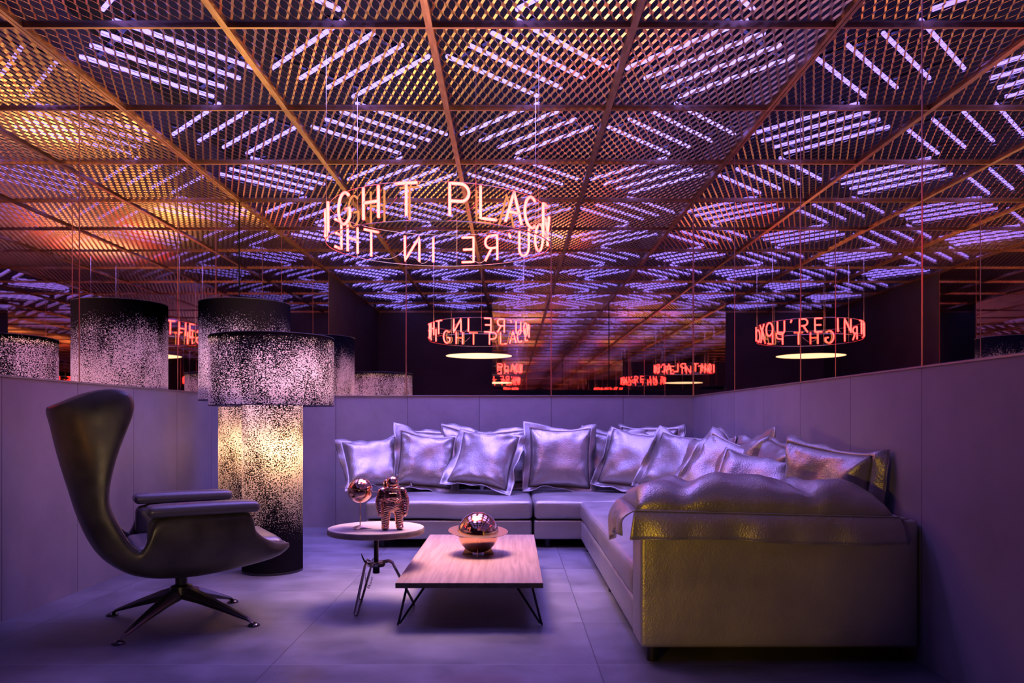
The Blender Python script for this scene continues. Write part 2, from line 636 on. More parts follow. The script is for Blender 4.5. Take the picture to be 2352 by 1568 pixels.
for r in range(7):
    for c in range(4):
        cx, cy = XL + PW * (c + .5), YB - PD * (r + .5)
        if r == 5 and c >= 2:
            pass
        pn = thing('ceiling_panel', 'bronze mesh ceiling panel, %s from left wall, in the %s row from back wall' % (ORD[c], ORD[r]),
                   'ceiling panel', (cx, cy, ZC), 0, 'bronze mesh ceiling panels')
        link('mesh_sheet', sheet, pn, (0, 0, .024))
        link('frame', frame, pn)
        # direction alternates like a chessboard; row two, column one runs away to the right
        d = 1 if (r + c) % 2 == 0 else -1
        fx = thing('tube_light', 'four violet light tubes above mesh, %s bay from left wall, %s row from back' % (ORD[c], ORD[r]),
                   'tube light', (cx, cy, ZC + .062), R(-45 * d), 'violet tube lights above the mesh ceiling')
        for i in range(4):
            link('tube', tube_me, fx, ((i - 1.5) * .1693, 0, 0))
        link('bracket', bracket, fx)

# ------------------------------------------------------------------ neon ring
NX, NY, NR, NH = -.382, 4.0, .578, .146
NZ = 1.828
TILT = Matrix.Rotation(R(1.3), 4, 'X')


def arc(cx, cy, rx, ry, a0, a1, n=14):
    return [(cx + rx * math.cos(R(a0 + (a1 - a0) * i / n)), cy + ry * math.sin(R(a0 + (a1 - a0) * i / n))) for i in range(n + 1)]


GLY = {
    'Y': (.62, [[(0, 1), (.31, .48), (.62, 1)], [(.31, .48), (.31, 0)]]),
    'O': (.70, [arc(.35, .5, .35, .5, 90, 450, 28)]),
    'U': (.58, [[(0, 1), (0, .32)] + arc(.29, .30, .29, .30, 180, 360) + [(.58, .32), (.58, 1)]]),
    "'": (.16, [[(.12, 1.0), (.04, .80)]]),
    'R': (.56, [[(0, 0), (0, 1), (.3, 1)] + arc(.3, .75, .25, .25, 90, -90) + [(0, .5)], [(.26, .5), (.56, 0)]]),
    'E': (.50, [[(.5, 1), (0, 1), (0, 0), (.5, 0)], [(0, .51), (.44, .51)]]),
    'I': (.04, [[(0, 0), (0, 1)]]),
    'N': (.60, [[(0, 0), (0, 1), (.6, 0), (.6, 1)]]),
    'T': (.70, [[(0, 1), (.70, 1)], [(.35, 1), (.35, 0)]]),
    'H': (.58, [[(0, 0), (0, 1)], [(.58, 0), (.58, 1)], [(0, .52), (.58, .52)]]),
    'G': (.68, [arc(.36, .5, .36, .5, 48, 300, 22) + [(.66, .2), (.66, .46), (.42, .46)]]),
    'P': (.60, [[(0, 0), (0, 1), (.33, 1)] + arc(.33, .73, .27, .27, 90, -90) + [(0, .46)]]),
    'L': (.56, [[(0, 1), (0, 0), (.56, 0)]]),
    'A': (.70, [[(0, 0), (.35, 1), (.70, 0)], [(.12, .34), (.58, .34)]]),
    'C': (.66, [arc(.36, .5, .36, .5, 52, 308, 24)]),
}
TEXT = [('Y', 99.5), ('O', 113.3), ('U', 129), ("'", 140.7), ('R', 153.6), ('E', 168.5), ('I', 189.3), ('N', 201.6), ('T', 227.7), ('H', 242),
        ('E', 256), ('R', 279), ('I', 296), ('G', 315.1), ('H', 332.9), ('T', 350.7), ('P', 374.4), ('L', 388.3), ('A', 402.3), ('C', 414.5), ('E', 431)]


def densify(pl, n=5):
    out = []
    for a, b in zip(pl, pl[1:]):
        k = n if math.dist(a, b) > .25 else 1
        out += [(a[0] + (b[0] - a[0]) * i / k, a[1] + (b[1] - a[1]) * i / k) for i in range(k)]
    return out + [pl[-1]]


sign = thing('neon_sign', "ring of red neon letters reading YOU'RE IN THE RIGHT PLACE, hung from the mesh ceiling", 'neon sign', (NX, NY, NZ))


def cyl(phi, z, r=NR):
    return TILT @ Vector((r * math.sin(phi), -r * math.cos(phi), z))


for ch, deg in TEXT:
    wd, strokes = GLY[ch]
    mb, back = MB(), MB()
    for st in strokes:
        pl = densify(st)
        pts = [cyl(R(deg) + (x - wd / 2) * NH / NR, y * NH) for x, y in pl]
        mb.tube(pts, .0078, 6)
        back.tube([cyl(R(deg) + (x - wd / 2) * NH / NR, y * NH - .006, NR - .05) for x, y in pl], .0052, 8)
    lt = mb.build('letter', M['neon'], sign)
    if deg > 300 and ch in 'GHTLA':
        back.build('letter_ghost', M['neon_ghost'], lt)  # glowing inner copy imitates the letter's reflected outline
MB().tube([cyl(2 * PI * k / 72, -.022) for k in range(72)], .0022, 6, True).build('ring_frame', M['steel'], sign)
MB().tube([cyl(2 * PI * k / 72, NH + .012, NR - .02) for k in range(72)], .0012, 6, True).build('ring_frame', M['wire'], sign)
for deg in (322, 22, 62, 118, 175, 238, 290):
    p = cyl(R(deg), -.022)
    MB().tube([p, (p.x, p.y, ZC + .02 - NZ)], .0011, 6).build('hanging_wire', M['wire'], sign)
for d0, d1, z0, z1 in ((203, 226, .10, .01), (189, 200, .06, .02), (153, 167, .05, .03), (346, 330, .09, .06), (386, 372, .12, .05)):
    MB().tube([cyl(R(d0 + (d1 - d0) * i / 12), z0 + (z1 - z0) * i / 12 - .05 * math.sin(PI * i / 12), NR - .012) for i in range(13)], .0011, 6).build('cable', M['cable'], sign)

# ------------------------------------------------------------------ floor lamps
def floor_lamp(loc, rcol, rdrum, z0, z1, drum, label):
    t = thing('floor_lamp', label, 'lamp', loc, 0, 'pair of speckled drum floor lamps')
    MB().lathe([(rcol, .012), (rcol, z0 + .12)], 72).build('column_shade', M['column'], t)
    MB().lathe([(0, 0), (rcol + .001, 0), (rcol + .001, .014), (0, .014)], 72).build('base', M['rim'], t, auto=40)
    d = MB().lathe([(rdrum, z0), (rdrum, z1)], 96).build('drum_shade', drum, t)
    for z in (z0, z1):
        MB().tube([(rdrum * math.cos(2 * PI * k / 96), rdrum * math.sin(2 * PI * k / 96), z) for k in range(96)], .003, 6, True).build('rim', M['rim'], d)
    sp = MB()
    for a in (0, 2 * PI / 3, 4 * PI / 3):
        sp.tube([((rcol - .002) * math.cos(a), (rcol - .002) * math.sin(a), z0 + .02), ((rdrum - .002) * math.cos(a), (rdrum - .002) * math.sin(a), z0 + .02)], .004, 6)
    sp.build('spider', M['black'], t)
    b = MB().sphere((0, 0, .72), .035, 20, 12).build('bulb', M['bulb'], t)
    MB().tube([(0, 0, .014), (0, 0, .69)], .008, 8).build('lamp_rod', M['black'], t)
    for z, e, col in ((.72, COL_W, (1, .50, .19)), (z0 + .17, DRUM_W, (1, .52, .62))):
        l = bpy.data.lights.new('lamp_bulb_light', 'POINT')
        l.energy, l.color, l.shadow_soft_size = e, col, .04
        q = bpy.data.objects.new('lamp_bulb_light', l)
        COL.objects.link(q)
        q.location = Vector(loc) + Vector((.06 if z > 1 else 0.06, -.05, z))
    l = bpy.data.lights.new('lamp_uplight', 'AREA')
    l.energy, l.color, l.shape, l.size = 7.0, (1, .62, .20), 'DISK', rdrum * 1.5
    q = bpy.data.objects.new('lamp_uplight', l)
    COL.objects.link(q)
    q.location, q.rotation_euler = Vector(loc) + Vector((0, 0, z1 - .06)), (PI, 0, 0)
    return t


COL_W, DRUM_W = 4.4, 6.5
floor_lamp((-1.435, 4.58, 0), .175, .358, .984, 1.389, M['drum_low'], 'lower speckled floor lamp with wide drum shade, in front of the taller lamp')
floor_lamp((-1.851, 5.30, 0), .175, .301, 1.033, 1.698, M['drum_tall'], 'taller speckled floor lamp with tall drum shade, behind the lower lamp')

# ------------------------------------------------------------------ lounge chair
def lounge_chair():
    t = thing('lounge_chair', 'charcoal leather wing lounge chair on a four-star swivel base', 'armchair', (-1.486, 3.436, 0), R(31))
    P = [(.438, .318), (.408, .292), (.36, .270), (.29, .252), (.22, .238), (.12, .223), (.02, .216), (-.08, .219), (-.14, .229), (-.19, .244), (-.23, .260),
         (-.27, .284), (-.31, .315), (-.35, .362), (-.385, .43), (-.415, .51), (-.44, .60), (-.465, .69), (-.49, .79), (-.508, .88), (-.520, .925), (-.520, .945), (-.516, .955)]
    E = [(.432, .350, .21), (.367, .362, .262), (.295, .395, .30), (.248, .45, .318), (.243, .505, .325), (.12, .51, .33), (.0, .51, .33), (-.13, .505, .33), (-.158, .45, .33),
         (-.178, .395, .326), (-.198, .375, .322), (-.235, .415, .318), (-.268, .48, .314), (-.298, .55, .308), (-.306, .605, .304), (-.292, .69, .30), (-.262, .795, .298),
         (-.225, .895, .296), (-.208, .962, .29), (-.228, 1.015, .28), (-.29, 1.04, .25), (-.39, 1.015, .19), (-.46, .972, .11)]
    # finer stations along the profile
    def cr(a, i, f):
        p0, p1, p2, p3 = a[max(i - 1, 0)], a[i], a[min(i + 1, len(a) - 1)], a[min(i + 2, len(a) - 1)]
        return [.5 * (2 * q1 + (-q0 + q2) * f + (2 * q0 - 5 * q1 + 4 * q2 - q3) * f * f + (-q0 + 3 * q1 - 3 * q2 + q3) * f ** 3) for q0, q1, q2, q3 in zip(p0, p1, p2, p3)]
    rows = []
    nt = 22
    for i in range(len(P) - 1):
        for f in (0, .5) if i < len(P) - 2 else (0, .5, 1):
            p, e = cr(P, i, f), cr(E, i, f)
            row = []
            for k in range(-nt // 2, nt // 2 + 1):
                s = k / (nt / 2)
                a = abs(s) * PI / 2
                ex = 2 / 3.6
                v = e[2] * math.sin(a) ** ex * (1 if s >= 0 else -1)
                g = 1 - math.cos(a) ** ex if a < PI / 2 - 1e-6 else 1
                row.append((p[0] + (e[0] - p[0]) * g, v, p[1] + (e[1] - p[1]) * g))
            rows.append(row)
    sh = MB().grid(rows).build('shell', M['chair'], t)
    s = sh.modifiers.new('thick', 'SOLIDIFY')
    s.thickness, s.offset = .045, CH_OFF
    s.use_quality_normals = True
    b = sh.modifiers.new('round', 'SUBSURF')
    b.levels = b.render_levels = 2
    for sg in (-1, 1):
        MB().rbox(-.172, .268, sg * .292 - .068, sg * .292 + .062, .508, .552, .0215, (8, 3, 1), .006).build('armrest', M['chair_in'], t)
        MB().rbox(-.165, .225, sg * .262 - .036, sg * .262 + .036, .36, .50, .03, (6, 2, 3)).build('arm_lining', M['chair_in'], t)
    MB().rbox(-.22, .405, -.235, .235, .285, .372, .04, (8, 6, 2), .018).build('seat_cushion', M['chair_in'], t)
    mb = MB().rbox(-.03, .03, -.17, .17, -.27, .25, .028, (2, 6, 8), .0, .008)
    mb.xf(Matrix.Translation((-.362, 0, .63)) @ Matrix.Rotation(R(-14), 4, 'Y'))
    mb.build('back_cushion', M['chair_in'], t)
    MB().lathe([(0, .125), (.052, .125), (.046, .158), (.026, .166), (.026, .222), (.05, .23), (0, .232)], 32).build('pedestal', M['black'], t, auto=40)
    tips = ((-1.845, 3.53), (-1.587, 3.083), (-1.132, 3.35), (-1.38, 3.78))
    inv = Matrix.Rotation(R(-31), 3, 'Z')
    for x, y in tips:
        q = inv @ Vector((x + 1.486, y - 3.436, 0))
        d = q.normalized()
        n = Vector((-d.y, d.x, 0))
        mb = MB()
        secs = []
        for f, hw, zt, zb in ((.03, .034, .160, .098), (.25, .030, .136, .084), (.6, .022, .085, .052), (.92, .015, .036, .020), (1.0, .012, .016, .010)):
            c = q * f
            secs.append([c + n * hw * .55 + Vector((0, 0, zt)), c + n * hw + Vector((0, 0, (zt + zb) / 2)), c + n * hw * .4 + Vector((0, 0, zb)),
                         c - n * hw * .4 + Vector((0, 0, zb)), c - n * hw + Vector((0, 0, (zt + zb) / 2)), c - n * hw * .55 + Vector((0, 0, zt))])
        mb.grid(secs, True)
        k = len(secs) - 1
        mb.add([tuple(p) for p in secs[k]], [(0, 1, 2, 3, 4, 5)]).add([tuple(p) for p in secs[0]], [(5, 4, 3, 2, 1, 0)])
        lg = mb.build('leg', M['chrome_dark'], t, smooth=False, bevel=.003)
        MB().lathe([(0, 0), (.026, 0), (.027, .005), (.014, .013), (0, .014)], 24, q).build('glide', M['chrome_dark'], lg)
    return t


CH_OFF = 1.0
lounge_chair()

# ------------------------------------------------------------------ side table and what stands on it
ST = (-.655, 3.68, 0)
t = thing('side_table', 'small round side table on black tripod rod legs', 'table', ST)
MB().lathe([(0, .3565), (.226, .3565), (.229, .360), (.229, .380), (.227, .384), (0, .384)], 96).build('table_top', M['tabletop'], t, auto=35)
MB().lathe([(.2293, .3585), (.2303, .361), (.2303, .379), (.2293, .3815)], 96).build('edge_band', M['ply_pale'], t)
MB().lathe([(0, .165), (.0165, .165), (.0165, .20), (.011, .203), (.011, .352), (.06, .354), (.06, .3565), (0, .3565)], 32).build('stem', M['black'], t, auto=40)
MB().lathe([(0, .198), (.040, .198), (.044, .204), (.044, .214), (.036, .220), (.0, .222)], 32).build('hub', M['steel'], t, auto=40)
for x, y in ((-.062, -.17), (.178, .028), (-.105, .148)):
    q = Vector((x, y, 0))
    d = q.normalized()
    n = Vector((-d.y, d.x, 0))
    pts = []
    for sg in (1, -1):
        side = [d * .02 + n * sg * .016 + Vector((0, 0, .216)), d * .062 + n * sg * .017 + Vector((0, 0, .222)), d * .078 + n * sg * .017 + Vector((0, 0, .212)),
                d * .088 + n * sg * .017 + Vector((0, 0, .190)), q + n * sg * .009 + Vector((0, 0, .012)), q + n * sg * .005 + Vector((0, 0, .006))]
        pts += side if sg > 0 else list(reversed(side))
    MB().tube(pts, .0052, 8).build('leg', M['steel'], t)
MB().tube([(-.028, -.03, .214), (-.05, -.03, .226), (-.062, -.028, .25), (-.066, -.026, .262)], [.004, .0045, .0035, .002], 8).build('lever', M['black'], t)
ch = MB()
for i in range(11):
    f = i / 10
    c = Vector((-.045 + .034 * f, -.055, .195 - .085 * math.sin(PI * (.10 + .72 * f))))
    rot = Matrix.Rotation(R(90 * (i % 2)), 3, 'Z')
    ch.tube([c + rot @ Vector((.0035 * math.cos(2 * PI * k / 10), 0, .0075 * math.sin(2 * PI * k / 10))) for k in range(10)], .0011, 5, True)
ch.build('chain', M['steel'], t)

SG = (-.727, 3.655, .384)
t = thing('planet_ornament', 'small copper ringed planet on a thin brass stem, on the round side table', 'ornament', SG)
MB().sphere((0, 0, .180), .0595, 48, 28).build('globe', M['copper'], t)
rt = Matrix.Translation((0, 0, .182)) @ Matrix.Rotation(R(7.5), 4, 'Y') @ Matrix.Rotation(R(-6.5), 4, 'X')
MB().lathe([(.0612, -.0011), (.098, -.0011), (.098, .0011), (.0612, .0011), (.0612, -.0011)], 80).xf(rt).build('planet_ring', M['brass'], t, auto=40)
MB().tube([(0, 0, .012), (0, 0, .124)], .0022, 10).build('stem', M['brass'], t)
ft = MB()
for a in (-100, 5, 125):
    ca, sa = math.cos(R(a)), math.sin(R(a))
    d, n = Vector((ca, sa, 0)), Vector((-sa, ca, 0))
    tip = d * .056
    vs = [n * .017 - d * .004 + Vector((0, 0, .010)), n * -.017 - d * .004 + Vector((0, 0, .010)), tip - n * .012 + Vector((0, 0, .001)), tip + n * .012 + Vector((0, 0, .001)), Vector((0, 0, .016)), tip + Vector((0, 0, .004))]
    vs2 = [v - Vector((0, 0, .001)) for v in vs]
    ft.add(vs + vs2, [(0, 4, 5, 3), (4, 1, 2, 5), (6, 9, 11, 10), (10, 11, 8, 7), (0, 3, 9, 6), (1, 7, 8, 2), (3, 5, 11, 9), (5, 2, 8, 11), (0, 6, 10, 4), (4, 10, 7, 1)])
ft.build('foot', M['brass'], t, smooth=False)


def remesh(mb, voxel, smooth_it=6, name='tmp'):
    o = mb.build(name, None)
    r = o.modifiers.new('r', 'REMESH')
    r.mode, r.voxel_size = 'VOXEL', voxel
    s = o.modifiers.new('s', 'SMOOTH')
    s.factor, s.iterations = .5, smooth_it
    dg = bpy.context.evaluated_depsgraph_get()
    me = bpy.data.meshes.new_from_object(o.evaluated_get(dg))
    bpy.data.objects.remove(o)
    return me


def capsule(mb, a, b, r0, r1=None, n=7):
    a, b = Vector(a), Vector(b)
    r1 = r1 or r0
    for i in range(n + 1):
        f = i / n
        mb.sphere(a.lerp(b, f), r0 + (r1 - r0) * f, 16, 10)


def astronaut():
    t = thing('astronaut_figurine', 'polished copper figurine of a standing astronaut, on the round side table', 'figurine', (-.567, 3.615, .384), R(12))
    mb = MB()
    # legs, boots
    for s in (-1, 1):
        capsule(mb, (s * .027, .002, .103), (s * .031, .0, .055), .0235, .0205)
        capsule(mb, (s * .031, .0, .055), (s * .033, -.002, .018), .0205, .0185)
        mb.sphere((s * .034, -.010, .011), .019, 16, 10, (1, 1.45, .58))
        # arms hang beside the body and bend forward a little
        capsule(mb, (s * .046, .0, .178), (s * .061, -.002, .132), .0215, .0195)
        capsule(mb, (s * .061, -.002, .132), (s * .058, -.016, .092), .0195, .0165)
        mb.sphere((s * .0565, -.022, .080), .0155, 16, 10, (.85, 1.0, 1.15))
    # torso, hips, collar
    mb.sphere((0, 0, .155), .048, 24, 16, (1.02, .78, 1.05))
    mb.sphere((0, 0, .118), .044, 24, 16, (1.05, .78, .85))
    mb.sphere((0, -.004, .192), .036, 24, 16, (1.1, .85, .5))
    me = remesh(mb, .0032, 4)
    # quilted folds run round the limbs and the waist
    for v in me.vertices:
        z, x = v.co.z, v.co.x
        k = 1 if z < .15 else .35
        w = math.sin(z * 640 + 2.2 * math.sin(x * 90) + noise.noise(v.co * 60) * 2.5)
        if .024 < z < .185:
            v.co += v.normal * (.0016 * k * w)
    me.materials.append(M['copper'])
    me.polygons.foreach_set('use_smooth', [True] * len(me.polygons))
    o = bpy.data.objects.new('suit', me)
    COL.objects.link(o)
    o.parent = t
    MB().sphere((0, -.002, .222), .0305, 32, 20, (1, 1.02, .98)).build('helmet', M['copper'], t)
    MB().sphere((0, -.0125, .2195), .0245, 32, 20, (1, .95, .82)).build('visor', M['copper'], t)
    MB().tube([(.033 * math.cos(2 * PI * k / 32), .029 * math.sin(2 * PI * k / 32) - .002, .197) for k in range(32)], .005, 8, True).build('collar', M['copper'], t)
    MB().rbox(-.040, .034, .026, .058, .118, .232, .013, (4, 3, 6), .003).build('backpack', M['copper'], t)
    MB().rbox(-.020, .020, -.047, -.034, .150, .176, .005, (3, 2, 3)).build('chest_pack', M['copper'], t)
    hs = MB()
    for s in (-1, 1):
        hs.tube([(s * .014, -.044, .152), (s * .030, -.046, .138), (s * .042, -.034, .140), (s * .046, -.012, .150), (s * .040, .03, .158)], .0034, 8)
    hs.build('hose', M['copper'], t)


astronaut()

# ------------------------------------------------------------------ coffee table and its ornament
CT = (-.186, 3.985, 0)
t = thing('coffee_table', 'long low wooden coffee table on black hairpin legs', 'table', CT)
hx, hy = .3175, .69
top = MB().box(-hx, hx, -hy, hy, .1765, .200).build('table_top', M['walnut'], t, smooth=False, bevel=.0015)
MB().box(-hx - .0008, hx + .0008, -hy - .0008, hy + .0008, .1773, .1975).build('edge_band', M['ply'], t, smooth=False)
for sx in (-1, 1):
    for sy in (-1, 1):
        foot = Vector((sx * (hx - .002), sy * (hy - .055), 0))
        a = Vector((sx * (hx - .045), sy * (hy - .025), .176))
        b = Vector((sx * (hx - .125), sy * (hy - .12), .176))
        lean = (a - foot).normalized()
        lean2 = (b - foot).normalized()
        MB().tube([a, a.lerp(foot, .93), foot + Vector((0, 0, .009)) + lean * .004, foot + Vector((0, 0, .006)), foot + Vector((0, 0, .009)) + lean2 * .004, b.lerp(foot, .93), b], .0052, 8).build('leg', M['black'], t)
GL = (-.179, 4.0, .200)
t = thing('planet_ornament', 'large copper ringed planet on four brass fins, on the long coffee table', 'ornament', GL)
MB().sphere((0, 0, .113), .1065, 64, 36).build('globe', M['copper'], t)
rt = Matrix.Translation((0, 0, .121)) @ Matrix.Rotation(R(2.0), 4, 'Y') @ Matrix.Rotation(R(5), 4, 'X')
MB().lathe([(.1072, -.0008), (.156, -.0008), (.156, .0008), (.1072, .0008), (.1072, -.0008)], 96).xf(rt).build('planet_ring', M['brass'], t, auto=40)
for a in (0, 90, 180, 270):
    fn = MB()
    fn.prism([(.030, 0), (.083, 0), (.069, .028), (.058, .033), (.030, .012)], -.0016, .0016)
    fn.xf(Matrix.Rotation(R(a), 4, 'Z') @ Matrix.Rotation(PI / 2, 4, 'X'))
    fn.build('fin', M['brass'], t, smooth=False)

# ------------------------------------------------------------------ sectional sofa (three units)
ZS0, ZS1, ZS2 = .060, .203, .328
YF = 5.35
XI = .477                       # inner face of the long right-hand unit


def sofa(name, label, loc):
    return thing(name, label, 'sofa', loc, 0, 'units of the silver leather corner sofa')


def feet(t, spots):
    for x, y in spots:
        MB().lathe([(0, 0), (.022, 0), (.026, ZS0 + .004), (0, ZS0 + .004)], 20, (x, y, 0)).build('foot', M['black'], t, auto=40)


def piping(t, x0, x1, y0, y1, z, r=.003):
    e = .03
    pts = [(x0 + e, y0, z), (x1 - e, y0, z), (x1 - e * .3, y0 + e * .3, z), (x1, y0 + e, z), (x1, y1 - e, z), (x1 - e, y1, z), (x0 + e, y1, z), (x0, y1 - e, z), (x0, y0 + e, z), (x0 + e * .3, y0 + e * .3, z)]
    MB().tube(pts, r, 6, True).build('piping', M['leather'], t)


def unit(label, x0, x1, y0, y1, back, fts):
    t = sofa('sofa_unit', label, (x0, y0, 0))
    w, d = x1 - x0, y1 - y0
    MB().rbox(.004, w - .004, .012, d, ZS0, ZS1 - .006, .018, (10, 8, 3)).build('base', M['leather'], t)
    c = MB().rbox(.003, w - .003, 0, d - back, ZS1, ZS2, .026, (22, 16, 4), .016, .006, .006, x0 * 7).build('seat_cushion', M['leather'], t)
    piping(c, .006, w - .006, .003, d - back - .003, ZS2 - .014)
    feet(t, [(x - x0, y - y0) for x, y in fts])
    return t, w, d


t, w, d = unit('left end unit of the silver leather corner sofa, beside the round side table', -1.035, .141, YF, YB - .01, .07,
               [(-.92, 5.42), (.06, 5.42), (-.92, 6.3), (.06, 6.3)])
MB().rbox(0, w, d - .075, d, ZS0, .52, .03, (10, 3, 6)).build('backrest', M['leather'], t)
t, w, d = unit('corner unit of the silver leather corner sofa, under the corner cushions', .147, XR - .008, YF, YB - .01, .07,
               [(.25, 5.42), (1.4, 5.42), (.25, 6.3), (1.4, 6.3)])
MB().rbox(0, w, d - .075, d, ZS0, .52, .03, (10, 3, 6)).build('backrest', M['leather'], t)
YA0, YA1, ZA = 2.822, 3.02, .531
t = sofa('sofa_unit', 'long right-hand unit of the corner sofa, ending in a broad arm near the viewer', (XI, YA0, 0))
w, d0, d1 = XR - .008 - XI, YA1 - YA0 + .004, YF - YA0 - .004
MB().rbox(0, w, d0, d1, ZS0, ZS1 - .006, .018, (8, 16, 3)).build('base', M['leather'], t)
c = MB().rbox(-.004, w - .075, d0, d1, ZS1, ZS2, .026, (16, 26, 4), .016, .006, .006, 3).build('seat_cushion', M['leather'], t)
piping(c, -.001, w - .078, d0 + .003, d1 - .003, ZS2 - .014)
MB().rbox(w - .08, w, d0, d1, ZS0, .50, .03, (3, 16, 6)).build('backrest', M['leather'], t)
MB().rbox(-.004, w, 0, YA1 - YA0, ZS0, ZA, .016, (18, 4, 10), .0).build('arm', M['leather'], t)
feet(t, [(.05, .06), (w - .06, .06), (.05, 2.4), (w - .06, 2.4), (.05, 1.2)])


# ------------------------------------------------------------------ cushions with flat flanges
def pillow(label, loc, size=.46, yaw=0, tilt=18, roll=0, seed=0, thick=.088, fl=.054, curl=.042, sy=None, group='silver leather cushions on the corner sofa'):
    """stands in its local x/z plane, front towards local -y; loc is the middle"""
    a, b = size / 2, (sy or size) / 2
    nn = 30
    rnd = random.Random(seed)
    ph = [rnd.uniform(0, 6.28) for _ in range(8)]
    off = Vector((seed * 3.1, seed * 1.7, seed * .9))
    cor = [rnd.uniform(-1, 1) for _ in range(4)]
    fold = [R(rnd.uniform(-62, -38)), R(rnd.uniform(-50, 70)), R(rnd.uniform(25, 85)), R(rnd.uniform(-60, 65))]

    def base(u, v):
        x = a * u * (1 - .075 * (1 - v * v) * abs(u))
        z = b * v * (1 - .075 * (1 - u * u) * abs(v))
        bend = .028 * math.sin(u * 1.7 + ph[0]) + .02 * (v * v - .4) * math.sin(ph[1]) + .014 * u * v * math.sin(ph[2])
        return x, z, bend

    def surf(u, v, s):
        x, z, bend = base(u, v)
        q = max(0, (1 - u ** 4)) * max(0, (1 - v ** 4))
        th = thick * q ** .52
        e = 1 - (1 - abs(u)) * (1 - abs(v))
        wr = noise.noise(Vector((u * 1.6, v * 1.6, s)) + off) * .020 * q ** .4
        # creases that fan out of the corners and along the seams
        cc = max(abs(u), abs(v))
        crn = max(0, abs(u) + abs(v) - .95)
        wr += (math.sin(math.atan2(1.06 - abs(v), 1.06 - abs(u)) * 7 + ph[3]) * .016 * crn + noise.noise(Vector((u * 5, v * 5, s + 3)) + off) * .012 * cc ** 3) * min(1, q * 6)
        return Vector((x, bend + s * (th + wr), z))
    mb = MB()
    for s in (-1, 1):
        rows = [[surf(-1 + 2 * i / nn, -1 + 2 * j / nn, s) for i in range(nn + 1)] for j in range(nn + 1)]
        if s > 0:
            rows = [list(reversed(r)) for r in rows]
        mb.grid(rows)
    body = mb.build('cushion', M['pillow'])
    for v in ():
        pass
    w = body.modifiers.new('w', 'WELD')
    w.merge_threshold = .0005
    # flange: strip round the seam, waving in and out
    per = []
    k = 22
    for i in range(k):
        per.append((-1 + 2 * i / k, -1, 0, -1))
    for i in range(k):
        per.append((1, -1 + 2 * i / k, 1, 0))
    for i in range(k):
        per.append((1 - 2 * i / k, 1, 0, 1))
    for i in range(k):
        per.append((-1, 1 - 2 * i / k, -1, 0))
    rows = []
    steps = 5
    for r in range(steps + 1):
        f = r / steps
        row = []
        for i, (u, v, du, dv) in enumerate(per):
            x, z, bend = base(u, v)
            # outward, blended into the corners
            ox = du + (u ** 11 if du == 0 else 0)
            oz = dv + (v ** 11 if dv == 0 else 0)
            s = i / len(per) * 2 * PI
            wave = math.sin(s * 3 + ph[4]) * .6 + math.sin(s * 5 + ph[5]) * .5 + math.sin(s * 11 + ph[6]) * .3
            si, fr_ = i // k, (i % k) / k
            # each side of the flange is folded its own way; neighbours blend at the corners
            wa, wb = max(0, .5 - fr_ / .36), max(0, .5 - (1 - fr_) / .36)
            ang = fold[si] * (1 - wa - wb) + fold[si - 1] * wa + fold[(si + 1) % 4] * wb
            ang = (ang + R(26) * wave * curl / .042) * min(1, .35 + .75 * f)
            reach = fl * f * (1 + .25 * math.sin(s * 2 + ph[7]))
            row.append(Vector((x + ox * reach * math.cos(ang), bend + reach * math.sin(ang), z + oz * reach * math.cos(ang))))
        rows.append(row)
    fg = MB().grid(rows, True).build('flange', M['pillow'], body)
    sd = fg.modifiers.new('t', 'SOLIDIFY')
    sd.thickness, sd.offset = .0045, 0
    MB().tube([(r.x, r.y, r.z) for r in rows[-1]], .0028, 6, True).build('piping', M['pillow'], body)
    body.location = loc
    body.rotation_mode = 'XYZ'
    body.rotation_euler = (Matrix.Rotation(R(yaw), 4, 'Z') @ Matrix.Rotation(R(-tilt), 4, 'X') @ Matrix.Rotation(R(roll), 4, 'Y')).to_euler()
    body.name = 'pillow'
    tag(body, label, 'pillow', group)
    return body


def at(px, py, d):
    return ((px - 1177) * d / F, d, EYE - (py - 962) * d / F)


